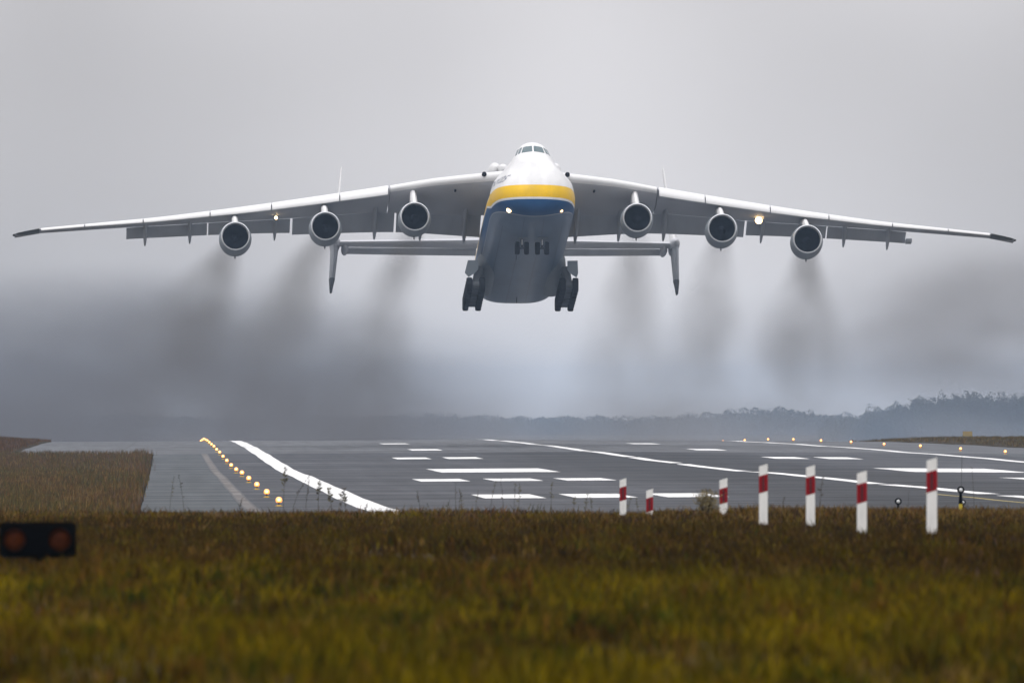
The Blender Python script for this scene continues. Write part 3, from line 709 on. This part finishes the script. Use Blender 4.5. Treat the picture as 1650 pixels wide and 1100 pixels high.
# ------------------------------------------------------------------ grass (too many blades to count)
M['grass'] = bpy.data.materials.new('grass_blades'); M['grass'].use_nodes = True
t = M['grass'].node_tree; b = t.nodes['Principled BSDF']; at = t.nodes.new('ShaderNodeAttribute'); at.attribute_name = 'tint'
t.links.new(at.outputs['Color'], b.inputs['Base Color']); b.inputs['Roughness'].default_value = .9; b.inputs['Specular IOR Level'].default_value = .02
OLIVE, YOLIVE, GREEN = (.062, .048, .002), (.115, .082, .002), (.026, .036, .003)
BROWN, DBROWN, STRAW, RUST, MAUVE = (.062, .035, .005), (.024, .013, .003), (.150, .095, .026), (.100, .045, .008), (.095, .055, .040)
def patchn(X, Y, a, b, ph):
    return np.sin(X/a+ph)*np.sin(Y/b+ph*1.7)+.6*np.sin(X/a*2.3+Y/b*.7+ph*2.1)+.5*np.sin(Y/b*2.9-X/a*1.3+ph)
def grass_obj(name, X, Y, hgt, wid, col, lean, nb, label):
    n = len(X); Z = zland(X, Y)-.02
    n_ = n*nb; bx = np.repeat(X, nb)+rng.normal(0, .07, n_)*np.repeat(np.maximum(hgt/.2, .6), nb); by = np.repeat(Y, nb)+rng.normal(0, .07, n_); bz = np.repeat(Z, nb)
    h = np.repeat(hgt, nb)*rng.uniform(.5, 1.15, n_); w = np.repeat(wid, nb)*rng.uniform(.6, 1.3, n_)
    a = rng.uniform(0, 2*np.pi, n_); ln = np.repeat(lean, nb)*rng.uniform(.2, 1.3, n_)*h
    fx, fy = np.cos(a), np.sin(a); b2 = rng.uniform(-.9, .9, n_); sx, sy = np.cos(b2), np.sin(b2)
    v = np.empty((n_, 5, 3))
    v[:, 0] = np.stack([bx-sx*w/2, by-sy*w/2, bz], 1); v[:, 1] = np.stack([bx+sx*w/2, by+sy*w/2, bz], 1)
    mx, my, mz = bx+fx*ln*.35, by+fy*ln*.35, bz+h*.6
    v[:, 2] = np.stack([mx+sx*w*.4, my+sy*w*.4, mz], 1); v[:, 3] = np.stack([mx-sx*w*.4, my-sy*w*.4, mz], 1)
    v[:, 4] = np.stack([bx+fx*ln, by+fy*ln, bz+h*.98], 1)
    base = (np.arange(n_)*5)[:, None]
    loops = np.concatenate([base+np.array([0, 1, 2, 3]), base+np.array([3, 2, 4])], 1).ravel().astype(np.int32)
    me = bpy.data.meshes.new(name); me.vertices.add(n_*5); me.vertices.foreach_set('co', v.ravel())
    me.loops.add(len(loops)); me.loops.foreach_set('vertex_index', loops)
    me.polygons.add(n_*2); ls = (np.arange(n_)[:, None]*7+np.array([0, 4])).ravel().astype(np.int32)
    me.polygons.foreach_set('loop_start', ls); me.polygons.foreach_set('loop_total', np.tile(np.array([4, 3], np.int32), n_))
    me.update()
    c = np.repeat(col, nb, 0)*rng.uniform(.5, 1.55, (n_, 1)); c = np.clip(c, 0, 1)
    at = me.color_attributes.new('tint', 'FLOAT_COLOR', 'POINT')
    at.data.foreach_set('color', np.concatenate([np.repeat(c, 5, 0), np.ones((n_*5, 1))], 1).ravel())
    me.materials.append(M['grass'])
    o = bpy.data.objects.new(name, me); C.objects.link(o); return tag(o, label, 'grass', kind='stuff')
def mixcol(ws, cols):
    ws = np.stack(ws, 1).clip(0.0001); p = ws/ws.sum(1, keepdims=True); u = rng.random(len(p))[:, None]
    i = (u > np.cumsum(p, 1)).sum(1).clip(0, len(cols)-1); return np.array(cols)[i]
# foreground rough grass
def sample(y0, y1, n, pad=.12):
    Y = np.sqrt(rng.uniform(y0**2, y1**2, n)); f = rng.uniform(-pad, 1+pad, n)
    return (-.0119+f*.0740)*Y, Y
X1, Y1 = sample(66, 150, 26000, .35); X2, Y2 = sample(150, 260, 34000, .2); X3, Y3 = sample(260, 420, 36000, .2)
X = np.concatenate([X1, X2, X3]); Y = np.concatenate([Y1, Y2, Y3])
g1 = patchn(X, Y, .55, 7, 1.0); g2 = patchn(X, Y, 1.3, 16, 4.0)
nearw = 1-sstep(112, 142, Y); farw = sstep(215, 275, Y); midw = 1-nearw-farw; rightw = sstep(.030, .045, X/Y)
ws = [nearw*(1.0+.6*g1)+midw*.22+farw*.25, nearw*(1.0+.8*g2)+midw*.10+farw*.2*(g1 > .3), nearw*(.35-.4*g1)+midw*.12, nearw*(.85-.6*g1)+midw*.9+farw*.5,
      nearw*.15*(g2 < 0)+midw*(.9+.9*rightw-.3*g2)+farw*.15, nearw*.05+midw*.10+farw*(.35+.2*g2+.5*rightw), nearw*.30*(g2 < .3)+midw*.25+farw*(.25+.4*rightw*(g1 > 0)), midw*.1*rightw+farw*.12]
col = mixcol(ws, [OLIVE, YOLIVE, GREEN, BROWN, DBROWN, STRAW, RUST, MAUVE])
crest = np.exp(-((Y-320)/18)**2)*(rng.random(len(X)) < .25)
hg = .16*crest*rng.random(len(X))+.13+.05*rng.random(len(X))+.05*(g2 > .2)*nearw+.10*farw*rng.random(len(X))+.10*rightw*farw
wd_ = .010+.010*farw+.004*midw
# clumps that stand out of the sward: leafy yellow-green, straw and dark tufts
nc = 5200; CX, CY = sample(68, 330, nc, .2); kind = rng.random(nc); m_ = 9
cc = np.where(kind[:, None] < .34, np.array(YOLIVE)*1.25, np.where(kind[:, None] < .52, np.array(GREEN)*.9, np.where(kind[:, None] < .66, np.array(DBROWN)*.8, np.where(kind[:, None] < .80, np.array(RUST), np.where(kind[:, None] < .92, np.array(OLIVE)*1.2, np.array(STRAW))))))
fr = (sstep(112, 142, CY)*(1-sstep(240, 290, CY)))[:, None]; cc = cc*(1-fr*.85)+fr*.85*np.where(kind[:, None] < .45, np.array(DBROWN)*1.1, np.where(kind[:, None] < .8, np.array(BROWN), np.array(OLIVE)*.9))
KX = np.repeat(CX, m_)+rng.normal(0, .09, nc*m_)*np.repeat(rng.uniform(.5, 1.6, nc), m_); KY = np.repeat(CY, m_)+rng.normal(0, .25, nc*m_)
kh = np.repeat(rng.uniform(.12, .26, nc), m_)*rng.uniform(.7, 1.1, nc*m_)
X = np.concatenate([X, KX]); Y = np.concatenate([Y, KY]); hg = np.concatenate([hg, kh]); wd_ = np.concatenate([wd_, np.full(nc*m_, .014)]); col = np.concatenate([col, np.repeat(cc, m_, 0)])
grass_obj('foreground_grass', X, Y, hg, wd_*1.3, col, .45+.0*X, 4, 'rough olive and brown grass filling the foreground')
# tall dry grass beside the shoulder, left
n = 22000; Y = rng.uniform(440, 1084, n)**1.0; X = -1.0-rng.power(.9, n)*0-rng.uniform(0, 1, n)**.8*22*(Y/900)
g1 = patchn(X, Y, 2.5, 40, 2.0); edge = 1-sstep(0, 2.5, -1-X); back = sstep(800, 1000, Y)
col = mixcol([.5+.4*g1*(1-back)+0*X, .25+.3*back+.4*edge, .35+.3*back, .25+.3*g1, .35+.1*edge, .30*back+.2*edge], [OLIVE, RUST, BROWN, (.045, .05, .012), STRAW, MAUVE])
hg = (.20+.22*rng.random(n))*(1+.5*edge+.2*back)
grass_obj('dry_grass_field', X, Y, hg, .025+.0*X, (col*.72+np.array([.020, .015, .010]))*1.25, .25+0*X, 4, 'tall dry reddish grass left of the grey shoulder')
n = 7000; Y = rng.uniform(1090, 1520, n); X = -12.3-rng.uniform(0, 1, n)**.8*16
grass_obj('dry_grass_bank', X, Y, .22+.25*rng.random(n), .03+0*X, mixcol([.5+0*X, .4+0*X, .3+0*X], [BROWN, RUST, MAUVE])*1.1, .25+0*X, 4, 'brown grass bank beyond the taxiway at the far left')
n = 7000; Y = rng.uniform(1180, 1560, n); X = 76.3+rng.uniform(0, 1, n)**.8*32
grass_obj('dry_grass_bank', X, Y, .18+.2*rng.random(n), .03+0*X, mixcol([.5+0*X, .4+0*X, .3+0*X], [BROWN, OLIVE, STRAW])*1.1, .25+0*X, 4, 'brown grass bank beyond the far runway shoulder, right')

# ------------------------------------------------------------------ weed stalks on the crest
M['stalk'] = material('dry_stalk', (.035, .026, .014), .8, noise=(20, .3))
M['leaf'] = material('weed_leaf', (.065, .055, .014), .7, noise=(15, .35))
def stalk(px, ytop, d, bend, head, lab, r=.006):
    X = (px-265)*d/F; zb = float(zland(X, d))-.03; zt = CAMZ-(ytop-657)*d/F; h = max(zt-zb, .2)
    e = empty('weed_stalk', (X, d, zb)); tag(e, lab, 'weed', 'dry weeds on the grass crest')
    pts = [(bend*h*t*t, 0.05*h*t, h*t) for t in np.linspace(0, 1, 7)]
    MB().tube(pts, list(np.linspace(r, r*.5, 7)), 6).build('stem', M['stalk'], e)
    mb = MB()
    for i in range(head):
        t = 1-.55*(i/max(head-1, 1))*random.uniform(.4, 1); a = random.uniform(0, 6.28); l = random.uniform(.03, .075)*(1.2 if t < .8 else .8)*(1.5 if head > 35 else 1)
        p = Vector((bend*h*t*t, .05*h*t, h*t)); dv = Vector((math.cos(a), math.sin(a), random.uniform(.3, 1.1))).normalized(); sv = dv.orthogonal().normalized()*l*.22
        q = p+dv*l
        mb.add([p, p+dv*l*.5+sv, q, p+dv*l*.5-sv], [(0, 1, 2, 3)])
    if head:
        o = mb.build('seed_head', M['leaf'] if random.random() < .5 else M['stalk'], e, smooth=False); o['kind'] = 'stuff'
    return e
ws = [(273, 768, 330, .10, 14), (297, 764, 332, -.12, 16), (384, 803, 325, .15, 18), (456, 753, 318, .05, 46), (470, 765, 321, .4, 20), (492, 772, 319, .1, 22), (512, 775, 320, .05, 40), (535, 786, 322, -.1, 40), (548, 787, 316, .12, 40), (556, 795, 318, 0, 40), (588, 812, 316, .1, 22),
      (678, 790, 318, -.12, 12), (686, 812, 315, .1, 10), (717, 806, 316, .2, 12), (734, 777, 318, 0, 4), (738, 800, 314, .08, 12), (746, 788, 317, -.1, 20), (766, 790, 322, .1, 14), (790, 776, 320, .15, 12),
      (812, 770, 316, -.08, 10), (828, 778, 318, .05, 22), (836, 779, 319, .02, 18), (888, 778, 314, .02, 20), (923, 800, 312, .1, 18), (942, 796, 312, .12, 20), (954, 802, 313, -.05, 16), (1012, 800, 300, .1, 12), (1029, 803, 300, -.1, 16), (1321, 770, 240, .05, 14), (1571, 754, 330, -.04, 3), (1465, 792, 340, 0, 3),
      (152, 712, 640, .9, 3), (58, 748, 560, -.12, 2), (1262, 800, 300, .05, 10), (1640, 822, 290, .1, 12)]
NUM = ['first', 'second', 'third', 'fourth', 'fifth', 'sixth', 'seventh', 'eighth', 'ninth', 'tenth', 'eleventh', 'twelfth', 'thirteenth', 'fourteenth', 'fifteenth', 'sixteenth', 'seventeenth', 'eighteenth', 'nineteenth', 'twentieth', 'twenty-first', 'twenty-second', 'twenty-third', 'twenty-fourth', 'twenty-fifth', 'twenty-sixth', 'twenty-seventh', 'twenty-eighth', 'twenty-ninth', 'thirtieth', 'thirty-first', 'thirty-second', 'thirty-third', 'thirty-fourth', 'thirty-fifth', 'thirty-sixth']
for i, wv in enumerate(sorted(ws)):
    lab = {58: 'short dark curved stalk in the dry grass at far left', 152: 'long dark leaning stalk sticking up beside the taxiway', 1571: 'thin bent stalk right of the lamp on the yellow stake'}.get(wv[0], f'thin dry weed stalk on the grass crest, {NUM[i]} from the left')
    stalk(*wv, lab)
# small leafy bush by the third post
d = 258; X = (1139-265)*d/F; zb = float(zland(X, d)); e = empty('small_bush', (X, d, zb)); tag(e, 'small yellowish leafy bush left of the third marker post', 'bush')
mb = MB()
for i in range(14):
    a = random.uniform(0, 6.28); l = random.uniform(.35, .6); mb.tube([(0, 0, 0), (math.cos(a)*.08, math.sin(a)*.08, l*.5), (math.cos(a)*.2, math.sin(a)*.15, l)], [.006, .005, .003], 5)
mb.build('stem', M['stalk'], e)
M['bushleaf'] = material('bush_leaf', (.13, .095, .022), .6, noise=(18, .4)); mb = MB()
for i in range(900):
    p = Vector((random.gauss(0, .10), random.gauss(0, .10), random.triangular(.12, .60, .38))); dv = Vector((random.gauss(0, 1), random.gauss(0, 1), random.gauss(.4, .8))).normalized(); sv = dv.orthogonal().normalized(); l = random.uniform(.03, .06)
    mb.add([p, p+dv*l*.5+sv*l*.28, p+dv*l, p+dv*l*.5-sv*l*.28], [(0, 1, 2, 3)])
o = mb.build('crown', M['bushleaf'], e, smooth=False)

# ------------------------------------------------------------------ far woods
M['wood'] = material('far_foliage', (.035, .045, .028), .8, spec=.1, noise=(.15, .4))
def wood(name, trees, label, nq, size):
    P = []
    for x, y, h, r in trees:
        z0 = float(zland(x, y)); q = rng.normal(0, 1, (nq, 3)); q /= np.linalg.norm(q, axis=1, keepdims=True); q *= rng.random((nq, 1))**.45
        lob = 1+.16*np.sin(q[:, 0]*5+x)+.12*np.sin(q[:, 2]*6+y)
        c = np.stack([x+q[:, 0]*r*lob, y+q[:, 1]*r*lob, z0+h*.55+q[:, 2]*h*.44*lob], 1); k_ = nq//3; c[:k_, 2] = z0+h*.5*rng.random(k_); c[:k_, 0] = x+r*rng.uniform(-1, 1, k_); P.append(c)
    P = np.concatenate(P); n = len(P); a = rng.normal(0, 1, (n, 3)); a /= np.linalg.norm(a, axis=1, keepdims=True); b_ = np.cross(a, rng.normal(0, 1, (n, 3))); b_ /= np.linalg.norm(b_, axis=1, keepdims=True)
    s = size*rng.uniform(.5, 1.2, (n, 1)); v = np.stack([P+a*s, P+b_*s, P-(a+b_)*s*.7], 1).reshape(-1, 3)
    me = bpy.data.meshes.new(name); me.vertices.add(n*3); me.vertices.foreach_set('co', v.ravel()); me.loops.add(n*3); me.loops.foreach_set('vertex_index', np.arange(n*3, dtype=np.int32))
    me.polygons.add(n); me.polygons.foreach_set('loop_start', np.arange(0, n*3, 3, dtype=np.int32)); me.polygons.foreach_set('loop_total', np.full(n, 3, np.int32)); me.update(); me.materials.append(M['wood'])
    o = bpy.data.objects.new(name, me); C.objects.link(o); tag(o, label, 'wood', kind='stuff')
tr = []
for x in np.arange(346, 690, 6.0):
    for k in range(3):
        X = x+rng.uniform(-2, 2); Y = 7000+k*80+rng.uniform(-20, 20)
        top = np.interp(X*4560/7080, [228, 236, 252, 262, 290, 330, 430], [672, 652, 641, 634, 633, 628, 622])+rng.uniform(-3, 8)+3*math.sin(X/11)
        zt = CAMZ-(top-657)*Y/F; tr.append((X, Y, zt-float(zland(X, Y)), rng.uniform(5.0, 9.0)))
wood('far_wood', tr, 'hazy blue-grey wood rising behind the runway at right', 2400, .62)
tr = []
for x in np.arange(-400, 840, 7.0):
    for k in range(2):
        X = x+rng.uniform(-3, 3); Y = 9300+k*150+rng.uniform(-40, 40)
        top = np.interp(X*6850/9350, [-330, -60, 60, 150, 230, 290, 310, 330, 420, 620], [664, 667, 669, 670, 670, 659, 658, 668, 669, 660])+rng.uniform(-2, 4)+2*math.sin(X/17)+2*math.sin(X/41)
        zt = CAMZ-(top-657)*Y/F; tr.append((X, Y, max(4, zt-float(zland(X, Y))), rng.uniform(6.5, 11.0)))
wood('distant_wood', tr, 'faint distant wood along the whole misty horizon', 700, 1.0)

# ------------------------------------------------------------------ air: haze and exhaust smoke
def vol_mat(name, col, dens=None):
    m = bpy.data.materials.new(name); m.use_nodes = True; t = m.node_tree; t.nodes.clear()
    out = t.nodes.new('ShaderNodeOutputMaterial'); v = t.nodes.new('ShaderNodeVolumePrincipled')
    v.inputs['Color'].default_value = (*col, 1); v.inputs['Anisotropy'].default_value = 0.0
    if dens is not None: v.inputs['Density'].default_value = dens
    t.links.new(v.outputs[0], out.inputs['Volume']); return m, t, v
mh, _, _ = vol_mat('haze_air', (.54, .73, 1.0), 7.2e-5)
hz = MB().box(-1500, 2000, -40, 10500, -18, 33).build('haze', mh, None, smooth=False); tag(hz, 'pale misty air over the whole airfield', 'haze', kind='stuff')

def nodes_math(t):
    def f(op, a, b=None, c=None):
        n = t.nodes.new('ShaderNodeMath'); n.operation = op
        for i, q in enumerate((a, b, c)):
            if q is None: continue
            if isinstance(q, (int, float)): n.inputs[i].default_value = q
            else: t.links.new(q, n.inputs[i])
        return n.outputs[0]
    return f
# one exhaust trail: a widening plume along local +Y
LT, R0, R1 = 400.0, 1.1, 14.0
mt, t, v = vol_mat('exhaust_smoke', (.20, .185, .17)); f = nodes_math(t)
tc = t.nodes.new('ShaderNodeTexCoord'); sp = t.nodes.new('ShaderNodeSeparateXYZ'); t.links.new(tc.outputs['Object'], sp.inputs[0]); x, y, z = sp.outputs
r = f('MULTIPLY_ADD', y, (R1-R0)/LT, R0)
rho2 = f('DIVIDE', f('ADD', f('MULTIPLY', x, x), f('MULTIPLY', z, z)), f('MULTIPLY', r, r))
core = f('POWER', f('MAXIMUM', f('SUBTRACT', 1.0, rho2), 0.0), 1.5)
mp = t.nodes.new('ShaderNodeMapping'); mp.inputs['Scale'].default_value = (.26, .018, .26); t.links.new(tc.outputs['Object'], mp.inputs[0])
oi = t.nodes.new('ShaderNodeObjectInfo'); nz = t.nodes.new('ShaderNodeTexNoise'); nz.noise_dimensions = '4D'; nz.inputs['Scale'].default_value = 1.0; nz.inputs['Detail'].default_value = 3
t.links.new(mp.outputs[0], nz.inputs['Vector']); t.links.new(f('MULTIPLY', oi.outputs['Random'], 40.0), nz.inputs['W'])
tex = f('MAXIMUM', f('MULTIPLY_ADD', nz.outputs['Fac'], 3.2, -.85), 0.12)
fade = f('MAXIMUM', f('SUBTRACT', 1.0, f('POWER', f('DIVIDE', y, LT), 2.0)), 0.0)
den = f('MULTIPLY', f('MULTIPLY', core, tex), f('MULTIPLY', fade, f('DIVIDE', 0.060, f('POWER', r, 1.15))))
t.links.new(den, v.inputs['Density'])
trail = None
TR = [(378, 392, 300, 535), (523, 376, 438, 545), (668, 362, 590, 600), (1026, 362, 1005, 585), (1163, 378, 1128, 585), (1301, 396, 1292, 570)]
for i, (xa, ya, xb, yb) in enumerate(TR):
    Ya = 1180+[32, 27, 21, 21, 27, 32][i]+7; Yb = Ya+150
    A = Vector(((xa-265)*Ya/F, Ya, CAMZ-(ya-657)*Ya/F)); B = Vector(((xb-265)*Yb/F, Yb, CAMZ-(yb-657)*Yb/F))
    if trail is None:
        trail = MB().rev([(0, R0), (LT*.1, R0+(R1-R0)*.1), (LT*.5, (R0+R1)/2), (LT, R1)], n=20, cap=True).build('exhaust_smoke', mt); o = trail
    else: o = trail.copy(); C.objects.link(o)
    o.location = A; o.rotation_euler = (B-A).to_track_quat('Y', 'Z').to_euler()
    tag(o, ['sooty exhaust plume trailing from the leftmost engine', 'sooty exhaust plume trailing from the second engine from the left', 'sooty exhaust plume trailing from the third engine from the left', 'faint exhaust plume trailing from the third engine from the right', 'sooty exhaust plume trailing from the second engine from the right', 'sooty exhaust plume trailing from the rightmost engine'][i], 'smoke', 'engine exhaust plumes', 'stuff')
# drifting banks left by the take-off run
def bank(cx, cy_, cz, sx, sy, sz, dens, col, label, W, thr=-2.1, gain=6.0, sc=(.042, .006, .075)):
    m, t, v = vol_mat('drifting_smoke', col); f = nodes_math(t)
    tc = t.nodes.new('ShaderNodeTexCoord'); sp = t.nodes.new('ShaderNodeSeparateXYZ'); t.links.new(tc.outputs['Object'], sp.inputs[0]); x, y, z = sp.outputs
    q = f('ADD', f('ADD', f('POWER', f('ABSOLUTE', f('DIVIDE', x, sx)), 2.0), f('POWER', f('ABSOLUTE', f('DIVIDE', y, sy)), 2.0)), f('POWER', f('ABSOLUTE', f('DIVIDE', z, sz)), 2.0))
    c = f('POWER', f('MAXIMUM', f('SUBTRACT', 1.0, q), 0.0), 1.4)
    mp = t.nodes.new('ShaderNodeMapping'); mp.inputs['Scale'].default_value = sc; t.links.new(tc.outputs['Object'], mp.inputs[0])
    nz = t.nodes.new('ShaderNodeTexNoise'); nz.noise_dimensions = '4D'; nz.inputs['W'].default_value = W; nz.inputs['Scale'].default_value = 1.0; nz.inputs['Detail'].default_value = 3
    t.links.new(mp.outputs[0], nz.inputs['Vector'])
    tex = f('MAXIMUM', f('MULTIPLY_ADD', nz.outputs['Fac'], gain, thr), 0.0)
    t.links.new(f('MULTIPLY', f('MULTIPLY', c, tex), dens), v.inputs['Density'])
    n = 24; prof = [(math.sin(-math.pi/2+math.pi*i/12), math.cos(-math.pi/2+math.pi*i/12)) for i in range(13)]
    mb = MB().rev([(a, max(b_, .01)) for a, b_ in prof], axis='z', n=n, cap=True); mb.v = [(a*sx, b_*sy, c_*sz) for a, b_, c_ in mb.v]
    o = mb.build('drifting_smoke', m); o.location = (cx, cy_, cz); tag(o, label, 'smoke', 'smoke banks over the runway', 'stuff')
bank(-8, 1900, 1, 66, 300, 23, .0095, (.25, .25, .27), 'dark smoke bank hanging over the runway at left', 1.0)
bank(112, 1850, 13, 38, 260, 14, .0042, (.24, .22, .21), 'thin brownish smoke drifting above the far lights at right', 5.0)
bank(30, 2100, -2, 150, 300, 9, .0034, (.55, .55, .58), 'thin grey smoke lying low behind the airplane', 9.0)
